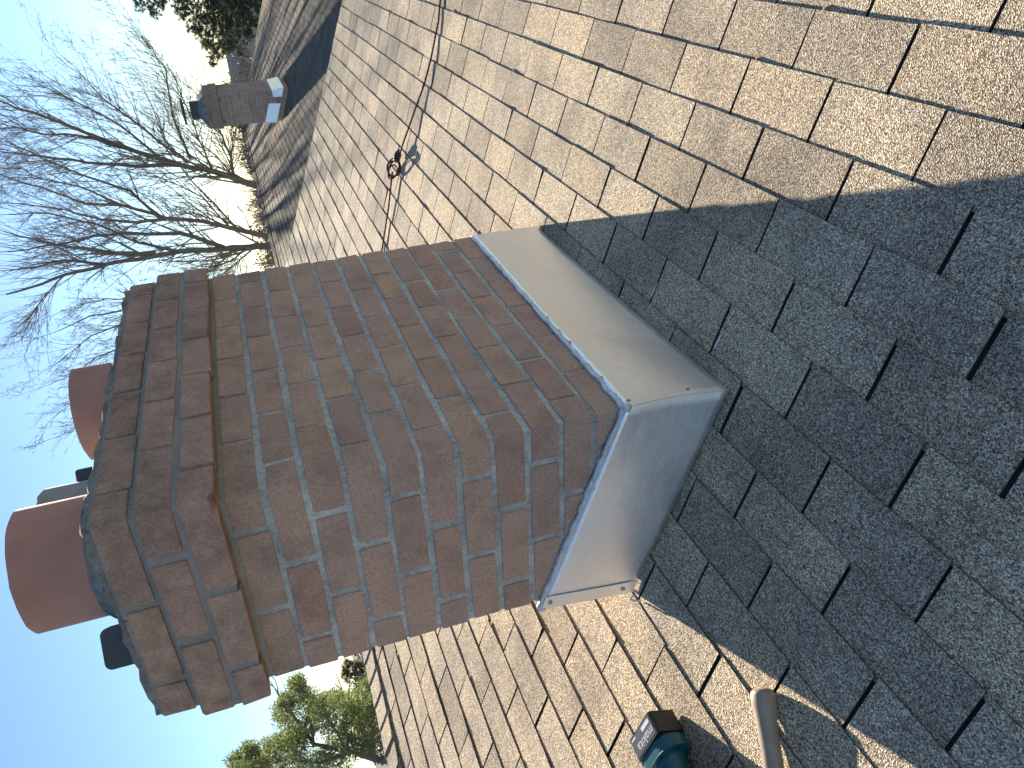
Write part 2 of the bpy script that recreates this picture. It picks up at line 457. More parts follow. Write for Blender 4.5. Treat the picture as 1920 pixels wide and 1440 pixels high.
# rake drip edge and boards
g = G()
for dx, h0, h1, th in ((0, -0.9, 0.03, 0.08),):
    a = [roof(RX1+dx, t, h, RO) for t, h in ((EAVE_T, h0), (RIDGE_T, h0), (RIDGE_T, h1), (EAVE_T, h1))]
    g.add(a + [p + UX*th for p in a], [(0,1,2,3),(4,7,6,5),(0,4,5,1),(1,5,6,2),(2,6,7,3),(3,7,4,0)])
g.build('drip_edge', M_DRIP, house)
def gable(x, t0, t1, base, length, d=0.6):
    """a gable-end wall down to the ground"""
    p0, p1 = roof(x, t0+6, -0.4, base), roof(x, t1, -0.4, base)
    back = Vector((VU.x, VU.y, -VU.z)); p2 = p1 + back*(length-6)
    gz = -H/S - 1
    ring = [p0, p1, p2, Vector((p2.x, p2.y, gz)), Vector((p0.x, p0.y, gz))]
    g = G(); g.add(ring + [p - UX*d for p in ring], [(0,1,2,3,4),(9,8,7,6,5)] + [(k, k+5, (k+1) % 5+5, (k+1) % 5) for k in range(5)])
    return g
gable(RX1-1.0, EAVE_T, RIDGE_T, RO, 55).build('gable_wall', M_STUCCO, house)
gable(RX0+2.0, EAVE_T, RIDGE_T, RO, 55).build('gable_wall', M_STUCCO, house)
g = G(); e = roof(0, EAVE_T+6, 0, RO)
g.box((RX0+2, e.y, -H/S-1), (RX1-1.7, e.y+0.6, e.z-0.5)); g.build('front_wall', M_STUCCO, house)

# the neighbour: same pitch, one step lower
NX0, NX1 = 79.5, 281.0; N_RT = 49.0
house2 = thing('house', roof(180, -20, 0, RO2) + Vector((0, 0, -30)), 'neighbouring house beyond the roof edge, its lower, dimmed shingled roof carrying the smaller-looking chimney', 'house')
deck2 = deck_mesh(NX0, NX1-0.15, course_t(-14), N_RT, RO2).build('roof', M_DECK, house2)
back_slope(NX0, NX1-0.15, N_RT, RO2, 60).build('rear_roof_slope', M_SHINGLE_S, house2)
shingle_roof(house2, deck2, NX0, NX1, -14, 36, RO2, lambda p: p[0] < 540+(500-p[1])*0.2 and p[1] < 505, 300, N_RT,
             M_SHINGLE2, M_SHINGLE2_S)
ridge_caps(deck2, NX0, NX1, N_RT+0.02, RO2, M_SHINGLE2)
gable(NX1-1.0, course_t(-14), N_RT, RO2, 60).build('gable_wall', M_STUCCO, house2)
e = roof(0, course_t(-14)+6, 0, RO2)
G().box((NX0+1, e.y, -H/S-1), (NX1-1.7, e.y+0.6, e.z-0.5)).build('front_wall', M_STUCCO, house2)

# ------------------------------------------------------------------ chimneys
WB, WA = 15.03, 6.575
def brick_mesh(lx, ly, lz, seed):
    rs = random.Random(seed)
    g = G(); g.box((-lx/2, -ly/2, -lz/2), (lx/2, ly/2, lz/2))
    for p in g.v: p += Vector((rs.uniform(-.03, .03), rs.uniform(-.03, .03), rs.uniform(-.03, .03)))
    me = g.mesh('brick', M_BRICK, local=True, bevel=0.055)
    return me, g
BRICKS = {}
def brick_layout(z0, z1, kinds=None):
    """running bond round the shaft: yields (centre, size) of every brick, course by course"""
    out = []
    HEAD = 1.15
    for n in range(z0, z1):
        # course n spans z from n to n+1; counted downwards the photo's course k has n = -k-1
        k = -n-1
        p = 0.33 if n in (0, 1) else (0.14 if n == 2 else 0.0)
        even = (k % 2 == 0)
        xa, xb, ya, yb = -p, WB+p, -p, WA+p
        bj, pj = 0.115, 0.22                       # perpend widths on the long and the short sides
        z = n + 0.5; hz = 0.83; dpb, dpa = 1.11+p, 1.07+p   # brick height and depth into the wall
        bx = [xa] + ([2.47, 5.02, 7.58, 10.06, 12.56] if even else [1.13, 3.68, 6.29, 8.82, 11.38, 13.86]) + [xb]
        ay = [ya] + ([1.22, 4.02] if even else [2.6, 5.42]) + [yb]
        def seg(cuts, gap):
            r = []
            for q in range(len(cuts)-1):
                a = cuts[q] + (gap/2 if q > 0 else 0); b_ = cuts[q+1] - (gap/2 if q < len(cuts)-2 else 0)
                r.append((a, b_))
            return r
        sb, sa = seg(bx, bj), seg(ay, pj)
        # long sides own their corner bricks on even courses, short sides on odd ones
        for side in (0, 1):
            for q, (a, b_) in enumerate(sb):
                ends = q == 0 or q == len(sb)-1
                if ends and not even: continue
                if ends and side == 1:
                    if q == 0: a = xa + dpa + 0.1
                    else: b_ = xb - dpa - 0.1
                y0 = ya if side == 0 else yb-dpb
                out.append(((a+b_)/2, y0+dpb/2, z, b_-a, dpb, hz))
            for q, (a, b_) in enumerate(sa):
                if even and q == 0: continue
                x0 = xa if side == 0 else xb-dpa
                out.append((x0+dpa/2, (a+b_)/2, z, dpa, b_-a, hz))
    return out
def chimney(origin, low, name, label, joined, wash=0.42):
    """brick shaft with a two-course corbel, mortar crown; low = lowest course number"""
    O = Vector(origin)
    c = thing(name, O + Vector((WB/2, WA/2, low)), label, 'chimney')
    core = G()
    rc = 0.05
    core.box((rc, rc, low), (WB-rc, WA-rc, 0.17), lambda x, y, z: O+Vector((x, y, z)))
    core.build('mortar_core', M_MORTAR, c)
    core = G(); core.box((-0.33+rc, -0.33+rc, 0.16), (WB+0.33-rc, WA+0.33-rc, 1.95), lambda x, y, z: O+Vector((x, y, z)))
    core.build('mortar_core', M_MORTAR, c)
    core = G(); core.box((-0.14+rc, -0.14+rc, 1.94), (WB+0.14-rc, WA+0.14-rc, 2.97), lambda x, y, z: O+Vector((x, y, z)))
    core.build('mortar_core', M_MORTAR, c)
    allb = G()
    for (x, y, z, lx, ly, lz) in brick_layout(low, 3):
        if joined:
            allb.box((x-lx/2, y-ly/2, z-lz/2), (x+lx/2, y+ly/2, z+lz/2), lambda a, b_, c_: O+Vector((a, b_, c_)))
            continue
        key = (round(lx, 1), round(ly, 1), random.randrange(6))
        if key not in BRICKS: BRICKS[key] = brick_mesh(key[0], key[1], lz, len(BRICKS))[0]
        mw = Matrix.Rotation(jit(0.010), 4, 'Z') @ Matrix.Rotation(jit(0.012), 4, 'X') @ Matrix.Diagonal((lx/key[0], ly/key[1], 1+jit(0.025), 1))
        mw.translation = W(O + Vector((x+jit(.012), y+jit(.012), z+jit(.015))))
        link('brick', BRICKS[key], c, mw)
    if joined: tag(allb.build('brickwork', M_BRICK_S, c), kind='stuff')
    # crown: a rough mortar wash, thin at the rim, rising to the flues
    cr = G(); nx, ny = 40, 18; rows = []
    rs = random.Random(4)
    for q in range(ny+1):
        row = []
        for k in range(nx+1):
            fx, fy = k/nx, q/ny
            x = -0.05 + fx*(WB+0.10); y = -0.05 + fy*(WA+0.10)
            ed = min(fx*WB, (1-fx)*WB, fy*WA, (1-fy)*WA)
            z = 3.16 + wash*min(1, ed/2.2) + rs.uniform(-.05, .05)
            if ed < 1e-6: x += rs.uniform(-.06, .06); y += rs.uniform(-.06, .06); z = 3.13+rs.uniform(-.05, .07)
            row.append(O + Vector((x, y, z)))
        rows.append(row)
    cr.grid(rows)
    rim = rows[0] + [r[-1] for r in rows[1:]] + rows[-1][-2::-1] + [r[0] for r in rows[-2:0:-1]]
    nr = len(rim)
    cr.add(rim + [Vector((p.x, p.y, O.z+2.9)) for p in rim], [(k, (k+1) % nr, (k+1) % nr+nr, k+nr) for k in range(nr)])
    cr.build('crown', M_CROWN, c, smooth=True)
    return c, O
def flue(parent, O, cx, cy, r, z0, z1, material, name='flue', rag=0.0, wall=0.22, n=40):
    g = G(); rs = random.Random(int(cx*10))
    rings = []
    for rr, z, rg in ((r, z0, 0), (r, z1, 1), (r-wall, z1, 1), (r-wall, z0+0.3, 0)):
        rings.append([O + Vector((cx+rr*math.cos(2*math.pi*k/n), cy+rr*math.sin(2*math.pi*k/n), z)) for k in range(n)])
    if rag:
        dz = [rs.uniform(-rag, rag) + (rag*1.5*math.sin(3*2*math.pi*k/n) if rag > 0.05 else 0) for k in range(n)]
        for k in range(n):
            rings[1][k].z += dz[k]; rings[2][k].z += dz[k]
    for r_ in rings: r_.append(r_[0])
    for a_ in range(3): g.grid([rings[a_], rings[a_+1]])
    o = g.build(name, material, parent)
    for p in o.data.polygons: p.use_smooth = abs(p.normal.z) < 0.5
    return o

ch, CO = chimney((0, 0, 0), -15, 'chimney', 'large near brick chimney with bright metal flashing wrapped round its foot', False)
flue(ch, CO, 3.1, 3.15, 1.74, 3.2, 5.65, M_CLAY, rag=0.012)
flue(ch, CO, 11.6, 3.2, 1.72, 3.2, 5.2, M_CLAY, rag=0.015)
flue(ch, CO, 6.15, 4.15, 1.35, 3.2, 5.75, M_FLUEMETAL, 'broken_flue', rag=0.07, wall=0.06)
# mortar collars bedding the flues
for (cx, cy, r) in ((3.1, 3.15, 1.72), (11.6, 3.2, 1.70)):
    g = G(); n = 36; rs = random.Random(3); rows = []
    for rr, z in ((r-0.1, 3.85), (r+0.04, 3.82), (r+0.22, 3.62), (r+0.5, 3.1)):
        rows.append([CO+Vector((cx+(rr+rs.uniform(-.04, .04))*math.cos(2*math.pi*k/n), cy+(rr+rs.uniform(-.04, .04))*math.sin(2*math.pi*k/n), z+rs.uniform(-.05, .05))) for k in range(n)])
    for r_ in rows: r_.append(r_[0])
    g.grid(rows).build('flue_collar', M_CROWN, ch, smooth=True)
# small dark parts standing on the crown
def slab(parent, name, centre, half_w, height, depth, axis, material):
    """upright slab with rounded top corners"""
    cx, cy, cz = centre; ax = Vector(axis).normalized(); nx = Vector((-ax.y, ax.x, 0)); r = min(half_w, height)*0.35
    pr = [(-half_w, 0), (half_w, 0)]
    for k in range(5):
        w = math.pi/2*k/4; pr.append((half_w-r+r*math.cos(w), height-r+r*math.sin(w)))
    for k in range(5):
        w = math.pi/2+math.pi/2*k/4; pr.append((-half_w+r+r*math.cos(w), height-r+r*math.sin(w)))
    n = len(pr); g = G(); C = Vector((cx, cy, cz))
    vs = [C + ax*a + Vector((0, 0, b_)) + nx*(s_*depth/2) for s_ in (-1, 1) for a, b_ in pr]
    g.add(vs, [tuple(range(n))[::-1], tuple(range(n, 2*n))] + [(k, (k+1) % n, (k+1) % n+n, k+n) for k in range(n)])
    return g.build(name, material, parent)
slab(ch, 'vent_cap', (0.85, 4.6, 3.2), 0.55, 0.76, 0.5, (-0.62, 0.78, 0), M_DARKCAP)
slab(ch, 'bracket', (7.15, 3.05, 3.3), 0.27, 1.62, 0.08, (0.62, -0.78, 0), M_DARKCAP)

# flashing: folded sheet metal round the foot
fl = bpy.data.objects.new('flashing', None); COL.objects.link(fl); fl.parent = ch
fl.matrix_parent_inverse = Matrix.Translation(-LOC[ch]); LOC[fl] = Vector()
def roof_z(x, y): return -14.1 + (0.004452*x + 0.362846*y)/0.931839
g = G(); rows = []
NXF, NZF = 48, 14
for q in range(NZF+1):
    fz = q/NZF; row = []
    for k in range(NXF+1):
        fx = k/NXF
        xt = -0.16 + fx*15.10; xbm = -0.46 + fx*15.30
        x = xt + (xbm-xt)*fz
        ztop = -10.86 - 0.10*fx; ybot = -0.10 + 0.10*math.sin(math.pi*fx*1.0)*(1 if fx < 0.6 else 1)
        y = -0.09 + (ybot+0.09)*fz
        # the sheet bellies away from the wall near the corner and is dished further along
        y += -0.10*math.sin(math.pi*fz)*math.exp(-((fx-0.12)/0.15)**2) + 0.10*math.sin(math.pi*fz**2.0)*math.exp(-((fx-0.42)/0.16)**2)
        y += -0.05*math.sin(math.pi*fz)*math.exp(-((fx-0.8)/0.12)**2)
        y = min(y, -0.05)
        zb = roof_z(x, ybot) + 0.14
        if k == 0: x += 0.09*math.sin(math.pi*fz); y += 0.0
        row.append((x, y, ztop + (zb-ztop)*fz))
    rows.append(row)
corner = [r[0] for r in rows]
g.grid(rows); g.build('metal_panel', M_METAL, fl, smooth=True, solid=0.02)
g = G(); rows2 = []
for q in range(NZF+1):
    fz = q/NZF; row = []
    cx, cy, cz = corner[q]
    for k in range(21):
        fy = k/20
        y = cy + (6.78 + 0.12*fz - cy)*fy
        xt = -0.10; xb_ = -0.30
        x_end = -0.08 + (-0.36+0.08)*fz
        x = cx + (x_end-cx)*(fy**0.8)
        x += -0.09*math.sin(math.pi*fz)*math.sin(math.pi*fy) + 0.05*math.sin(2*math.pi*fy)*fz*(1-fy)
        ztop = -10.86 + (10.86-8.22)*fy
        zb = roof_z(x, y) + 0.13
        z = (ztop + (zb-ztop)*fz) if k else cz
        row.append((x, y, z))
    rows2.append(row)
g.grid(rows2); g.build('metal_panel', M_METAL, fl, smooth=True, solid=0.02)
G().tube([Vector(p)+Vector((0.0, -0.015, 0)) for p in corner], 0.028, 8).build('seam_edge', M_METAL, fl, smooth=True)
# end strip with two screws
g = G(); st_rows = []
for q in range(NZF+1):
    a = Vector(rows2[q][-1]); b_ = Vector(rows2[q][-2]); d = (a-b_).normalized()
    st_rows.append([a - d*0.48 + Vector((-0.05, 0, 0)), a + Vector((-0.055, 0, 0)), a + d*0.05 + Vector((0.04, 0, 0)), a + d*0.06 + Vector((0.25, 0, 0))])
g.grid(st_rows); strip = g.build('end_strip', M_METAL, fl, solid=0.025)
def screw(parent, p, nrm, r=0.07):
    nrm = Vector(nrm).normalized(); g = G()
    g.tube([Vector(p), Vector(p)+nrm*0.03, Vector(p)+nrm*0.05], [r, r, r*0.55], 12); return g.build('screw', M_SCREW, parent, smooth=False)
for q in (1, 12): screw(fl, Vector(st_rows[q][0])*0.5 + Vector(st_rows[q][1])*0.5 + Vector((-0.025, 0, 0)), (-1, 0, 0))
for q in (1, 9): screw(fl, Vector(rows[q][1]) + Vector((-0.02, -0.01, 0)), (-0.1, -1, 0), 0.06)
# sealant along the top edge
rs = random.Random(11)
def bead(pts, r, name):
    out = []
    for a, b_ in zip(pts[:-1], pts[1:]):
        for k in range(4):
            f = k/4; out.append(Vector(a)*(1-f) + Vector(b_)*f + Vector((rs.uniform(-.02, .02), rs.uniform(-.02, .02), rs.uniform(-.02, .03))))
    out.append(Vector(pts[-1]))
    G().tube(out, [r*rs.uniform(0.7, 1.3) for _ in out], 8).build(name, M_SEAL, fl, smooth=True)
bead([Vector(p)+Vector((0, 0.035, 0.02)) for p in rows[0][::3]], 0.085, 'sealant_bead')
bead([Vector(p)+Vector((0.03, 0, 0.02)) for p in rows2[0][::2]], 0.085, 'sealant_bead')
g = G(); g.tube([Vector(corner[0])+Vector((0, 0, .1)), Vector(corner[0])+Vector((-.02, -.02, -.05)), Vector(corner[0])+Vector((-.02, -.03, -.16))], [.06, .15, .07], 10).build('sealant_dab', M_SEAL, fl, smooth=True)
p = Vector(rows2[0][-1]); G().tube([p+Vector((0, .02, .08)), p, p+Vector((-.03, .05, -.2))], [.05, .13, .06], 10).build('sealant_dab', M_SEAL, fl, smooth=True)

for k in range(26):
    row = rows[0] if k % 3 else rows2[0]; q = rs.randrange(1, len(row)-1); p = Vector(row[q])
    out = Vector((0, -0.015, 0)) if k % 3 else Vector((-0.015, 0, 0))
    ln = rs.uniform(0.08, 0.35); along = (Vector(row[q+1])-p).normalized()
    G().tube([p + along*rs.uniform(-.2, .2) + Vector((0, 0, .06)), p + along*ln*0.6 + out + Vector((0, 0, rs.uniform(-.05, .12))), p + along*ln + out*0.5 + Vector((0, 0, rs.uniform(0, .1)))],
             [0.03, rs.uniform(.05, .09), 0.02], 7).build('sealant_smear', M_SEAL, fl, smooth=True)

# the neighbour's chimney
ch2, C2 = chimney((174.2, 19.1, 0.4), -17, 'chimney', 'distant brick chimney on the neighbouring roof with a flat metal rain cap', True, 1.5)
g = G()
gz = lambda x, y: -23.2 + 0.389*y
def c2p(x, y, h): return Vector((C2.x+x, C2.y+y, roof(0, 0, 0, RO2).z + ((C2.x+x)*0.004452 + (C2.y+y)*0.362846)/0.931839 + h))
g.grid([[c2p(-.1, -.1, 2.6), c2p(WB+.1, -.1, 2.6)], [c2p(-.3, -.5, 0.1), c2p(WB+.2, -.5, 0.1)]])
g.grid([[c2p(-.1, -.1, 2.6), c2p(-.1, 1.4, 2.0)], [c2p(-.5, -.5, 0.1), c2p(-.5, 1.4, 0.1)]])
g.grid([[c2p(-.1, 2.6, 2.7), c2p(-.1, WA, 2.7)], [c2p(-.5, 2.8, 0.1), c2p(-.5, WA+.2, 0.1)]])
g.build('flashing', M_METAL, ch2, solid=0.03)
flue(ch2, C2, 4.2, 3.3, 2.0, 3.2, 6.3, M_DARKCAP)
g = G()
g.tube([C2+Vector((4.2, 3.3, 7.7)), C2+Vector((4.2, 3.3, 8.05)), C2+Vector((4.2, 3.3, 8.6))], [2.9, 2.9, 0.9], 24).build('rain_cap', M_DARKCAP, ch2)
for a in (0.4, 2.5, 4.6):
    G().tube([C2+Vector((4.2+1.8*math.cos(a), 3.3+1.8*math.sin(a), 6.0)), C2+Vector((4.2+1.8*math.cos(a), 3.3+1.8*math.sin(a), 7.75))], 0.06, 6).build('cap_post', M_DARKCAP, ch2)

# ------------------------------------------------------------------ tools on the roof
def rp(px, py, h=0.0):                       # where a line of sight meets the roof
    d = r0*((720-py)/FPX) + r1*((px-960)/FPX) + r2
    o = RO + RN*h
    return CAM_C + d*((o-CAM_C).dot(RN)/d.dot(RN))
# drill: lies on its side, battery towards the chimney
bc = rp(1221, 1333, 0.95) - RN*0.95          # foot of the battery's far top corner
EX = (-UX + VU*0.05).normalized(); EY = RN.cross(EX).normalized()
if EY.dot(VU) < 0: EY = -EY
def D(a, b_, h): return bc + EX*a + EY*b_ + RN*(h+0.14)
drill = thing('cordless_drill', bc + EX*1.5, 'teal cordless drill with a black battery lying on its side on the shingles', 'drill')
def prism(profile, a0, a1, fn):
    """profile in (b, h), extruded along a"""
    n = len(profile); g = G()
    g.add([fn(a, b_, h) for a in (a0, a1) for b_, h in profile], [tuple(range(n)), tuple(range(n, 2*n))[::-1]] + [(k, (k+1) % n, (k+1) % n+n, k+n) for k in range(n)])
    return g
def rrect(b0, b1, h0, h1, r, n=4):
    out = []
    for (cx, cy, a0) in ((b1-r, h1-r, 0), (b0+r, h1-r, 90), (b0+r, h0+r, 180), (b1-r, h0+r, 270)):
        for k in range(n+1):
            w = rad(a0 + 90*k/n); out.append((cx+r*math.cos(w), cy+r*math.sin(w)))
    return out
bat = prism(rrect(0, 1.38, 0, 0.93, 0.10), 0.0, 0.66, D).build('battery', M_BLACK, drill, bevel=0.0)
G().grid([[D(0.05, 0.10, 0.936), D(0.05, 1.28, 0.936)], [D(0.60, 0.10, 0.936), D(0.60, 1.28, 0.936)]]).build('label_plate', M_GREYLABEL, bat, fix=False)
prism(rrect(0.05, 1.33, 0.08, 0.85, 0.2), 0.665, 0.80, D).build('battery_rail', M_BLACK, drill)
prism(rrect(-0.10, 1.46, -0.04, 1.02, 0.5, 8), 0.80, 1.16, D).build('foot', M_TEAL, drill, bevel=0.03)
prism(rrect(-0.075, 1.455, 0.42, 0.52, 0.02), 0.86, 1.0, D).build('belt_clip', M_STEEL, drill)
hs = []
for k in range(9):
    f = k/8; hs.append((D(1.05+f*1.65, 0.62+0.10*f, 0.46), 0.46 - 0.10*math.sin(math.pi*min(1, f*1.2)) + (0.08 if k == 0 else 0)))
G().tube([p for p, _ in hs], [r for _, r in hs], 20).build('handle', M_TEAL, drill, smooth=True)
G().tube([D(2.95, b_, 0.48) for b_ in (-0.75, -0.70, -0.2, 0.9, 1.35, 1.40)], [0.30, 0.46, 0.50, 0.50, 0.42, 0.30], 24).build('motor_housing', M_TEAL, drill, smooth=True)
G().tube([D(2.95, b_, 0.48) for b_ in (1.38, 1.45, 1.95, 2.15)], [0.28, 0.34, 0.32, 0.18], 20).build('chuck', M_BLACK, drill, smooth=True)
G().box((2.35, 0.95, 0.36), (2.60, 1.10, 0.56), D).build('trigger', M_BLACK, drill, bevel=0.02)
def text(parent, string, origin, right, up, height, material):
    cu = bpy.data.curves.new('lettering', 'FONT'); cu.body = string; cu.size = 1.0; cu.extrude = 0.0
    tmp = bpy.data.objects.new('lettering_tmp', cu); COL.objects.link(tmp)
    bpy.context.view_layer.update()
    me = bpy.data.meshes.new_from_object(tmp.evaluated_get(bpy.context.evaluated_depsgraph_get()))
    bpy.data.objects.remove(tmp)
    n = right.cross(up).normalized(); sc = height*S
    mw = Matrix(((right.x, up.x, n.x, 0), (right.y, up.y, n.y, 0), (right.z, up.z, n.z, 0), (0, 0, 0, 1)))
    mw = mw @ Matrix.Diagonal((sc, sc, sc, 1)); mw.translation = W(origin)
    me.materials.clear(); me.materials.append(material)
    return link('lettering', me, parent, mw)
text(bat, 'makita', D(0.32, 0.14, 0.941), EY, (-EX) if RN.dot(EY.cross(-EX)) > 0 else EX, 0.36, M_WHITE)
G().grid([[D(0.10, 0.16, 0.94), D(0.10, 0.62, 0.94)], [D(0.22, 0.16, 0.94), D(0.22, 0.62, 0.94)]]).build('label_print', M_WHITE, bat, fix=False)
G().grid([[D(0.08, 1.0, 0.94), D(0.08, 1.24, 0.94)], [D(0.13, 1.0, 0.94), D(0.13, 1.24, 0.94)]]).build('label_print', M_WHITE, bat, fix=False)

# hammer: only its handle reaches into the picture
h0 = rp(1428, 1291, 0.35); h1 = rp(1456, 1452, 0.35)
hd = (h1-h0).normalized()
hammer = thing('hammer', h0 - RN*0.35, 'hammer with a worn tan handle lying on the shingles beside the drill', 'hammer')
hp, hr = [], []
for s_, r in ((0, 0.18), (0.05, 0.27), (0.15, 0.31), (0.4, 0.31), (0.8, 0.26), (1.4, 0.245), (2.2, 0.25), (3.0, 0.23), (3.6, 0.18), (4.1, 0.16)):
    hp.append(h0 + hd*s_ + RN*(0.06*min(1, s_/2))); hr.append(r)
G().tube(hp, hr, 20).build('handle', M_GRIP, hammer, smooth=True)
hs_ = RN.cross(hd).normalized(); hc = h0 + hd*4.15 + RN*0.05
G().tube([hc - hs_*1.0, hc - hs_*0.85, hc - hs_*0.5, hc, hc + hs_*0.5, hc + hs_*0.9, hc + hs_*1.3 - hd*0.12], [0.28, 0.28, 0.18, 0.2, 0.17, 0.12, 0.05], 14).build('head', M_STEEL, hammer, smooth=True)

# cord with a small coil, lying across the slope
cord = thing('cord', rp(745, 300), 'maroon cord with a small coil stretched across the sunlit shingles', 'cord')
cp = [(829, -40, .2), (822, 40, .2), (808, 110, .25), (795, 160, .3), (780, 200, .35), (768, 235, .42), (757, 265, .48), (746, 300, .5)]
pts = [rp(x, y, h) for x, y, h in cp]
G().tube(pts, 0.062, 7).build('cord_run', M_CORD, cord, smooth=True)
cp = [(736, 322, .45), (733, 345, .4), (729, 385, .32), (723, 425, .25), (716, 470, .2), (708, 530, .2)]
G().tube([rp(x, y, h) for x, y, h in cp], 0.062, 7).build('cord_run', M_CORD, cord, smooth=True)
g = G(); cc = rp(738, 316, 0.55)
for k, (ra, rb, tilt) in enumerate(((0.62, 0.42, 0.2), (0.5, 0.5, -0.3), (0.72, 0.36, 0.5), (0.45, 0.3, 0.0))):
    loop = []
    for q in range(25):
        w = 2*math.pi*q/24
        loop.append(cc + VU*(ra*math.cos(w)) + (UX*0.35 + RN*0.94)*(rb*math.sin(w)) + UX*(tilt*0.4*math.sin(w+k)) + VU*(0.1*k-0.1))
    g.tube(loop, 0.055, 6)
g.build('coil', M_CORD, cord, smooth=True)
a, b_ = rp(742, 303, 0.5), rp(749, 281, 0.5)
G().tube([a, a.lerp(b_, .15), a.lerp(b_, .6), b_], [0.12, 0.24, 0.26, 0.12], 12).build('plug', M_BLACK, cord, smooth=True)
# bright slivers of step flashing showing in the slots, and a bent nail
for (xa, ya, xb_, yb_) in ((1232, 530, 1221, 556), (1352, 628, 1339, 652), (1307, 905, 1287, 952)):
    p, q = rp(xa, ya, 0.075), rp(xb_, yb_, 0.075)
    t = (q-p).normalized(); w = RN.cross(t)*0.035
    G().grid([[p-w, p+w], [q-w, q+w]]).build('step_flashing', M_DRIP, fl, fix=False)
n0 = rp(1199, 1126, 0.12); g = G()
g.tube([n0, n0+RN*0.25-UX*0.02, n0+RN*0.36-VU*0.06, n0+RN*0.36-VU*0.16, n0+RN*0.26-VU*0.2], 0.035, 7)
nail = tag(g.build('bent_nail', M_WHITE, None, smooth=True), 'small pale bent wire standing by the lower corner of the metal flashing', 'wire')

# ------------------------------------------------------------------ trees
def unit(): 
    while True:
        v = Vector((random.uniform(-1, 1), random.uniform(-1, 1), random.uniform(-1, 1)))
        if 0.05 < v.length < 1: return v.normalized()
def shades(p):
    """would a branch here throw its shadow on the open near slope?"""
    q = p - L*((p-RO).dot(RN)/L.dot(RN))
    return -16 < q.x < 76 and -16 < q.y < 30
def twig(g, p, d, ln, r, lvl, up, n_sub, sides=3):
    """a wandering branch with its own side twigs"""
    if lvl > 0 and shades(p + d*ln*0.6) and random.random() < 0.7: return
    k = 5 if lvl > 1 else 4
    pts = [p]; dd = d.copy()
    for q in range(k):
        dd = (dd + unit()*0.15 + Vector((0, 0, up))*0.10).normalized(); pts.append(pts[-1] + dd*(ln/k))
    g.tube(pts, [r*(1-0.75*q/k) for q in range(k+1)], sides, cap=False)
    if lvl <= 0: return
    for q in range(n_sub):
        f = random.uniform(0.15, 1.0); kk = min(int(f*k), k-1)
        b_ = pts[kk].lerp(pts[kk+1], f*k-kk); t = (pts[kk+1]-pts[kk]).normalized()
        sd_ = unit(); sd_ = (sd_ - t*sd_.dot(t)).normalized()
        a = random.uniform(0.35, 0.85)
        twig(g, b_, (t*math.cos(a)+sd_*math.sin(a)).normalized(), ln*random.uniform(0.35, 0.62)*(1-0.35*f), max(r*0.5, 0.06), lvl-1, up, max(2, n_sub-1), sides)
def bare_tree(base_px, dist, limbs, label, n_side=9, sub=4, tw=1.0, group='bare trees beyond the roofs'):
    b_ = sight(base_px[0], base_px[1], dist)
    root = Vector((b_.x, b_.y, -H/S))
    t = thing('bare_tree', root, label, 'tree', group)
    tr, crn = G(), G()
    for li, (path, ra, rb) in enumerate(limbs):
        ra *= 0.38; rb *= 0.34
        pts = []; off = jit(30) if li else 0
        for k, (x, y) in enumerate(path):
            pts.append(sight(x, y, dist + off*k/len(path)))
        if li == 0: pts = [root, root.lerp(pts[0], 0.6)] + pts; rr0 = ra*1.25
        n = len(pts)
        # smooth subdivide with a little wander
        fine = []
        for k in range(n-1):
            for q in range(3): fine.append(pts[k].lerp(pts[k+1], q/3) + (unit()*0.4 if 0 < q else Vector()))
        fine.append(pts[-1]); m_ = len(fine)
        radii = [ra + (rb-ra)*(k/(m_-1))**0.8 for k in range(m_)]
        tr.tube(fine, radii, 7)
        s0 = 7 if li == 0 else 1
        ln = sum((pts[k+1]-pts[k]).length for k in range(n-1))
        for q in range(int(n_side*2.6)):
            k = random.randint(s0, m_-2); p = fine[k]; tg = (fine[k+1]-fine[k]).normalized()
            sd_ = unit(); sd_ = (sd_-tg*sd_.dot(tg)).normalized(); a = random.uniform(0.3, 0.8)
            f = k/m_
            twig(crn, p, (tg*math.cos(a)+sd_*math.sin(a)).normalized(), random.uniform(14, 40)*(1-0.45*f)*tw, max(radii[k]*0.4, 0.15), 3, 0.6, sub)
        twig(crn, fine[-1], (fine[-1]-fine[-2]).normalized(), 26*tw, max(rb*0.8, 0.14), 3, 0.5, sub+1)
    tr.build('trunk', M_BARK, t, smooth=True, fix=False)
    crn.build('crown', M_TWIG, t, fix=False)
    return t
D1 = 360
bare_tree((482, 348), D1, [
    ([(482,348),(440,334),(401,322),(338,309),(271,289),(190,260),(108,228),(41,206),(0,190)], 5.2, 1.0),
    ([(338,309),(257,312),(162,305),(81,293),(5,285)], 2.6, 0.7),
    ([(352,304),(298,266),(244,222),(190,182),(152,141)], 2.0, 0.5),
    ([(230,277),(152,255),(81,252),(5,233)], 1.8, 0.5),
    ([(357,298),(325,222),(311,128),(271,76)], 1.6, 0.4),
    ([(440,334),(433,293),(406,236),(380,190)], 2.0, 0.6),
    ([(300,296),(220,232),(140,190),(60,150)], 1.5, 0.4),
    ([(398,320),(372,260),(350,200),(330,150)], 1.3, 0.4)],
    'bare tree leaning right, its twigs spreading behind the capped chimney', 12, 4)
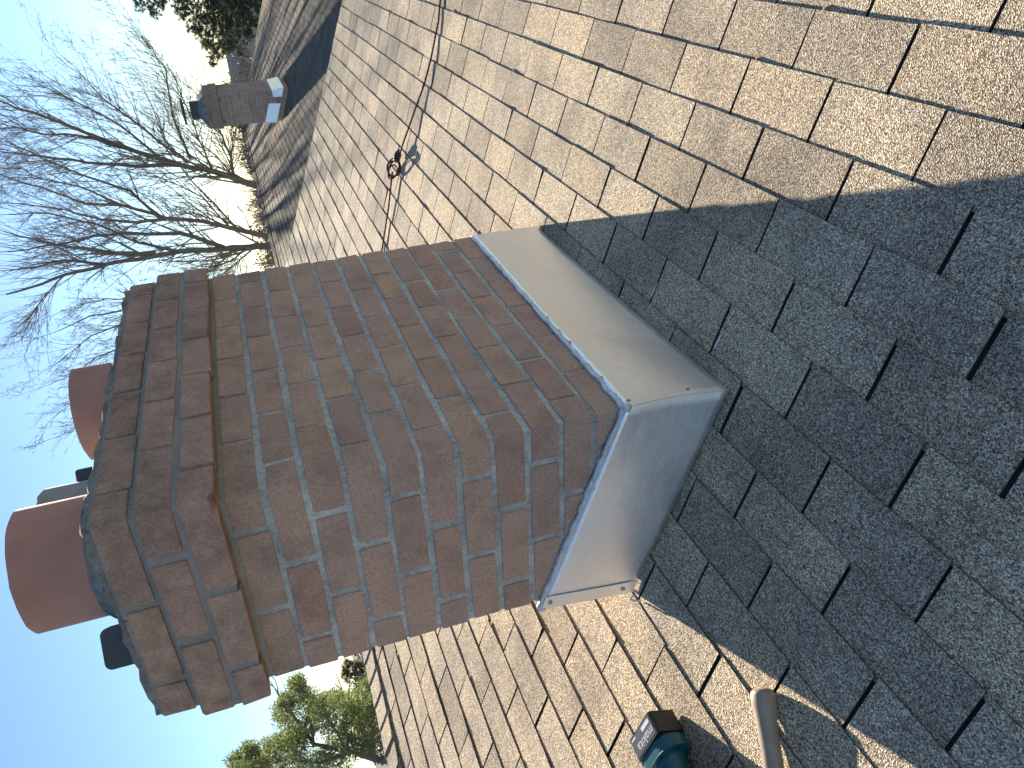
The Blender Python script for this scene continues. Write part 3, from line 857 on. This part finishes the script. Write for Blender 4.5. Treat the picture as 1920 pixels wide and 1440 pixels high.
bare_tree((498, 442), D1+25, [
    ([(498,442),(470,436),(433,428),(379,415),(311,409),(230,385),(162,382),(108,363),(10,331)], 4.6, 0.9),
    ([(311,409),(257,417),(190,412),(122,393),(10,380)], 2.4, 0.6),
    ([(298,404),(244,358),(162,331),(81,298),(10,263)], 2.0, 0.5),
    ([(447,431),(400,380),(352,331),(311,277),(298,236)], 1.5, 0.4),
    ([(433,428),(380,370),(330,345),(280,330)], 1.3, 0.4),
    ([(230,385),(150,350),(80,335),(20,310)], 1.4, 0.4)],
    'bare tree with a slender forked trunk between two other bare trees', 11, 4)
bare_tree((504, 461), D1-25, [
    ([(504,461),(470,464),(420,467),(338,471),(292,480),(198,496),(122,515),(54,540),(12,552)], 5.2, 0.9),
    ([(292,475),(217,475),(135,464),(81,453),(8,434)], 2.8, 0.6),
    ([(420,464),(338,437),(244,437),(176,442),(108,458),(15,472)], 2.6, 0.6),
    ([(198,496),(122,488),(54,502),(15,507)], 1.8, 0.5),
    ([(338,471),(260,455),(180,420),(90,400),(15,402)], 1.7, 0.5),
    ([(460,470),(430,490),(393,499)], 1.1, 0.6),
    ([(470,470),(445,492),(420,510)], 1.0, 0.5),
    ([(122,515),(80,560),(50,600)], 0.9, 0.4)],
    'bare tree with the thickest trunk, standing close to the big chimney', 11, 4)
bare_tree((540, 640), D1+10, [
    ([(540,640),(470,630),(400,620),(330,600),(245,578),(170,592),(110,620)], 3.6, 0.5),
    ([(330,605),(245,602),(170,630),(120,670)], 1.4, 0.4),
    ([(350,620),(260,640),(180,670),(130,705)], 1.3, 0.4),
    ([(360,640),(280,670),(190,720),(130,760)], 1.2, 0.4),
    ([(370,660),(300,720),(210,770),(150,800)], 1.1, 0.3),
    ([(330,600),(260,560),(200,560),(140,575)], 1.2, 0.4)],
    'bare tree mostly hidden behind the big chimney, only its drooping twigs showing', 8, 4, 0.8)

def leaf_clump(g, c, r, n, size, wid, flat=1.0):
    for _ in range(n):
        u_ = unit(); p = c + u_*r*random.random()**0.4
        d = (unit() + u_*0.7 - Vector((0, 0, 0.25))).normalized(); s_ = d.cross(unit()).normalized()
        l_ = size*random.uniform(0.6, 1.25); w_ = wid*random.uniform(0.7, 1.2)
        g.add([p, p+d*l_*0.45+s_*w_*0.5, p+d*l_, p+d*l_*0.45-s_*w_*0.5], [(0, 1, 2, 3)])
# leafy tree left of the chimney
DT = 190
lt = thing('leafy_tree', Vector((sight(720, 1430, DT).x, sight(720, 1430, DT).y, -H/S)), 'leafy olive green tree behind the roof ridge, to the left of the chimney', 'tree')
tr, lv = G(), G()
tb = sight(735, 1425, DT); root = Vector((tb.x, tb.y, -H/S))
tr.tube([root, tb, sight(707, 1425, DT)], [1.5, 1.0, 0.7], 8)
for path, ra in (([(707,1425),(660,1410),(588,1395),(548,1339),(520,1300)], 1.5), ([(707,1425),(690,1390),(670,1350),(640,1300)], 1.3),
                 ([(660,1410),(600,1430),(540,1425),(470,1425)], 1.1), ([(700,1400),(700,1350),(705,1280)], 1.0), ([(588,1395),(580,1330),(560,1280)], 0.9),
                 ([(650,1408),(630,1370),(600,1330)], 0.9)):
    off = jit(10); pts = [sight(x, y, DT+off*k/3) for k, (x, y) in enumerate(path)]
    tr.tube(pts, [0.42*ra*(1-0.7*k/(len(pts)-1)) for k in range(len(pts))], 6)
    for k in range(len(pts)-1):
        for q in range(4): twig(tr, pts[k].lerp(pts[k+1], random.random()), ((pts[k+1]-pts[k]).normalized()+unit()*0.8).normalized(), random.uniform(4, 9), 0.16, 1, 0.5, 3)
for (x, y, r) in ((555,1282,12),(565,1300,16),(580,1318,18),(600,1325,18),(620,1308,14),(640,1318,18),(655,1330,20),(670,1308,16),(690,1290,16),(700,1262,12),(706,1240,9),
                  (538,1318,12),(530,1332,16),(535,1352,17),(548,1372,18),(525,1392,14),(505,1402,16),(560,1395,18),(580,1362,16),(610,1352,18),(632,1372,20),(655,1370,20),(680,1340,18),
                  (700,1320,14),(695,1365,16),(665,1400,18),(630,1415,20),(600,1425,16),(560,1425,18),(520,1428,18),(480,1432,16),(455,1415,12),(438,1428,14),(470,1405,10),(495,1425,14),(690,1400,12),
                  (580,1450,26),(520,1455,24),(640,1455,24),(460,1455,20),(705,1290,12)):
    sc = DT/FPX*1.03
    for _ in range(3):
        c = sight(x+jit(r*0.5), y+jit(r*0.5), DT + jit(16))
        leaf_clump(lv, c, r*sc*1.08, 270, 1.0, 0.24)
tr.build('trunk', M_BARK, lt, smooth=True, fix=False); lv.build('crown', M_LEAF, lt, fix=False)

# pine right of the capped chimney
def needles(g, p, d, n, ln):
    for _ in range(n):
        v = (d*0.8 + unit()*0.9).normalized(); s_ = v.cross(unit()).normalized()*0.075*ln/1.6
        g.add([p-s_, p+s_, p+v*ln*random.uniform(0.7, 1.1)], [(0, 1, 2)])
def pine(base_px, dist, clumps, label, cat_group, ln=2.4, dens=9):
    b_ = sight(base_px[0], base_px[1], dist); root = Vector((b_.x, b_.y, -H/S))
    t = thing('pine_tree', root, label, 'tree', cat_group)
    tr, nd = G(), G()
    top = sight(min(c[0] for c in clumps)+4, base_px[1], dist)
    tr.tube([root, b_, top], [3.5, 2.5, 0.4], 8)
    for (x, y, r) in clumps:
        c = sight(x, y, dist+jit(14)); st = Vector((b_.x, b_.y, c.z - abs(c.z-b_.z)*0.1-4))
        mid = st.lerp(c, 0.55) + Vector((0, 0, -1.2))
        tr.tube([st, mid, c], [0.7, 0.45, 0.15], 5)
        sc = dist/FPX
        for _ in range(int(dens*r*r/100)+4):
            p = c + unit()*r*sc*random.random()**0.5
            d = ((p-st).normalized()*0.7 + unit()*0.6 + Vector((0, 0, 0.2))).normalized()
            needles(nd, p, d, 22, ln)
    tr.build('trunk', M_BARK, t, smooth=True, fix=False); nd.build('crown', M_NEEDLE, t, fix=False)
pine((480, -80), 420, [(262,8,10),(285,12,12),(292,24,9),(305,5,10),(335,10,14),(345,28,11),(330,-10,14),(360,8,18),(375,30,20),(365,52,14),(385,60,18),(400,40,22),(398,82,16),(415,20,24),(425,60,22),
                       (420,92,16),(445,40,26),(440,80,18),(460,15,24),(465,60,20),(478,35,18),(455,100,12),(400,105,11),(385,78,12),(400,118,8),(395,0,20),(440,-5,26),(480,0,20),(350,-25,20),(410,-35,26)],
     'dark green pine in the right background beside the capped chimney', 'pines in the background', 2.2, 20)
pine((720, 1262), 620, [(652,1250,12),(660,1258,12),(646,1262,9),(668,1250,10),(672,1265,10),(655,1272,8),(690,1262,12),(680,1250,10),(682,1274,9)],
     'small far pine showing between the chimney and the leafy tree', 'pines in the background', 4.0, 12)
# twiggy shrubs along the far side of the neighbour's roof
SHRUBS = ((452, 150, 'grey shrub right of the capped chimney, beyond the neighbouring roof edge'),
          (452, 226, 'grey twiggy shrub hugging the left side of the capped chimney'),
          (456, 262, 'grey twiggy shrub midway between the capped chimney and the first bare trunk'),
          (468, 312, 'grey twiggy shrub at the foot of the right-leaning bare tree'),
          (478, 375, 'grey twiggy shrub between the right-leaning and the slender bare trunks'),
          (486, 412, 'grey twiggy shrub at the foot of the slender forked bare tree'),
          (500, 488, 'grey twiggy shrub between the thickest bare trunk and the big chimney'))
for x, y, label in SHRUBS:
    c = sight(x, y, 330); root = Vector((c.x, c.y, -H/S))
    t = thing('shrub', root, label, 'shrub', 'twiggy shrubs behind the neighbouring ridge')
    g = G(); st = G()
    st.tube([root, root.lerp(c, 0.85), c+Vector((0, 0, -4))], [0.8, 0.6, 0.4], 6)
    for q in range(70):
        d = (unit() + Vector((0, 0, 0.5))).normalized()
        twig(g, c + Vector((jit(6), jit(6), -7)), d, random.uniform(6, 13), 0.26, 2, 0.4, 4)
    lf = G()
    for q in range(26): leaf_clump(lf, c + Vector((jit(7), jit(7), random.uniform(-9, 1))), 2.2, 30, 0.7, 0.3)
    st.build('trunk', M_BARK, t, fix=False); g.build('twigs', M_TWIG, t, fix=False); lf.build('leaves', M_FARLEAF, t, fix=False)

# a far house between the pine and the capped chimney
def far_house(px, py, dist, w, d, hgt, label):
    c = sight(px, py, dist); t = thing('house', Vector((c.x, c.y, -H/S)), label, 'house')
    z = c.z; g = G()
    x0, x1, y0, y1 = c.x, c.x+d, c.y-w/2, c.y+w/2
    G().box((x0, y0, -H/S), (x1, y1, z-hgt)).build('wall', M_STUCCO, t)
    ov = 4; xm = (x0+x1)/2
    g.add([(x0-ov, y0-ov, z-hgt-2), (x1+ov, y0-ov, z-hgt-2), (x1+ov, y1+ov, z-hgt-2), (x0-ov, y1+ov, z-hgt-2), (xm, y0-ov, z), (xm, y1+ov, z)],
          [(0, 4, 5, 3), (1, 2, 5, 4), (0, 1, 4), (3, 5, 2), (0, 3, 2, 1)])
    g.build('roof', M_SHINGLE_S, t)
    for k in range(3):
        y = y0 + w*(0.2+0.3*k)
        f = G().box((x0-0.5, y-4, z-hgt-22), (x0-0.1, y+4, z-hgt-8)).build('window', M_WOODTRIM, t)
        G().box((x0-0.7, y-3.2, z-hgt-21), (x0-0.52, y+3.2, z-hgt-9)).build('pane', M_BLACK, f)
far_house(425, 110, 640, 130, 90, 28, 'far house with a pale roof glimpsed beside the capped chimney')

# far belt of trees closing the view
g = G()
for k in range(560):
    a = rad(random.uniform(-35, 80)); d = random.uniform(1000, 1700)
    c = Vector((CAM_C.x + d*math.cos(a), CAM_C.y + d*math.sin(a), random.uniform(-H/S, -9+9*random.random()**2)))
    leaf_clump(g, c, random.uniform(8, 16), 110, 5.0, 3.4)
tag(g.build('far_trees', M_FARLEAF, fix=False), 'far belt of trees along the skyline', 'trees', kind='stuff')
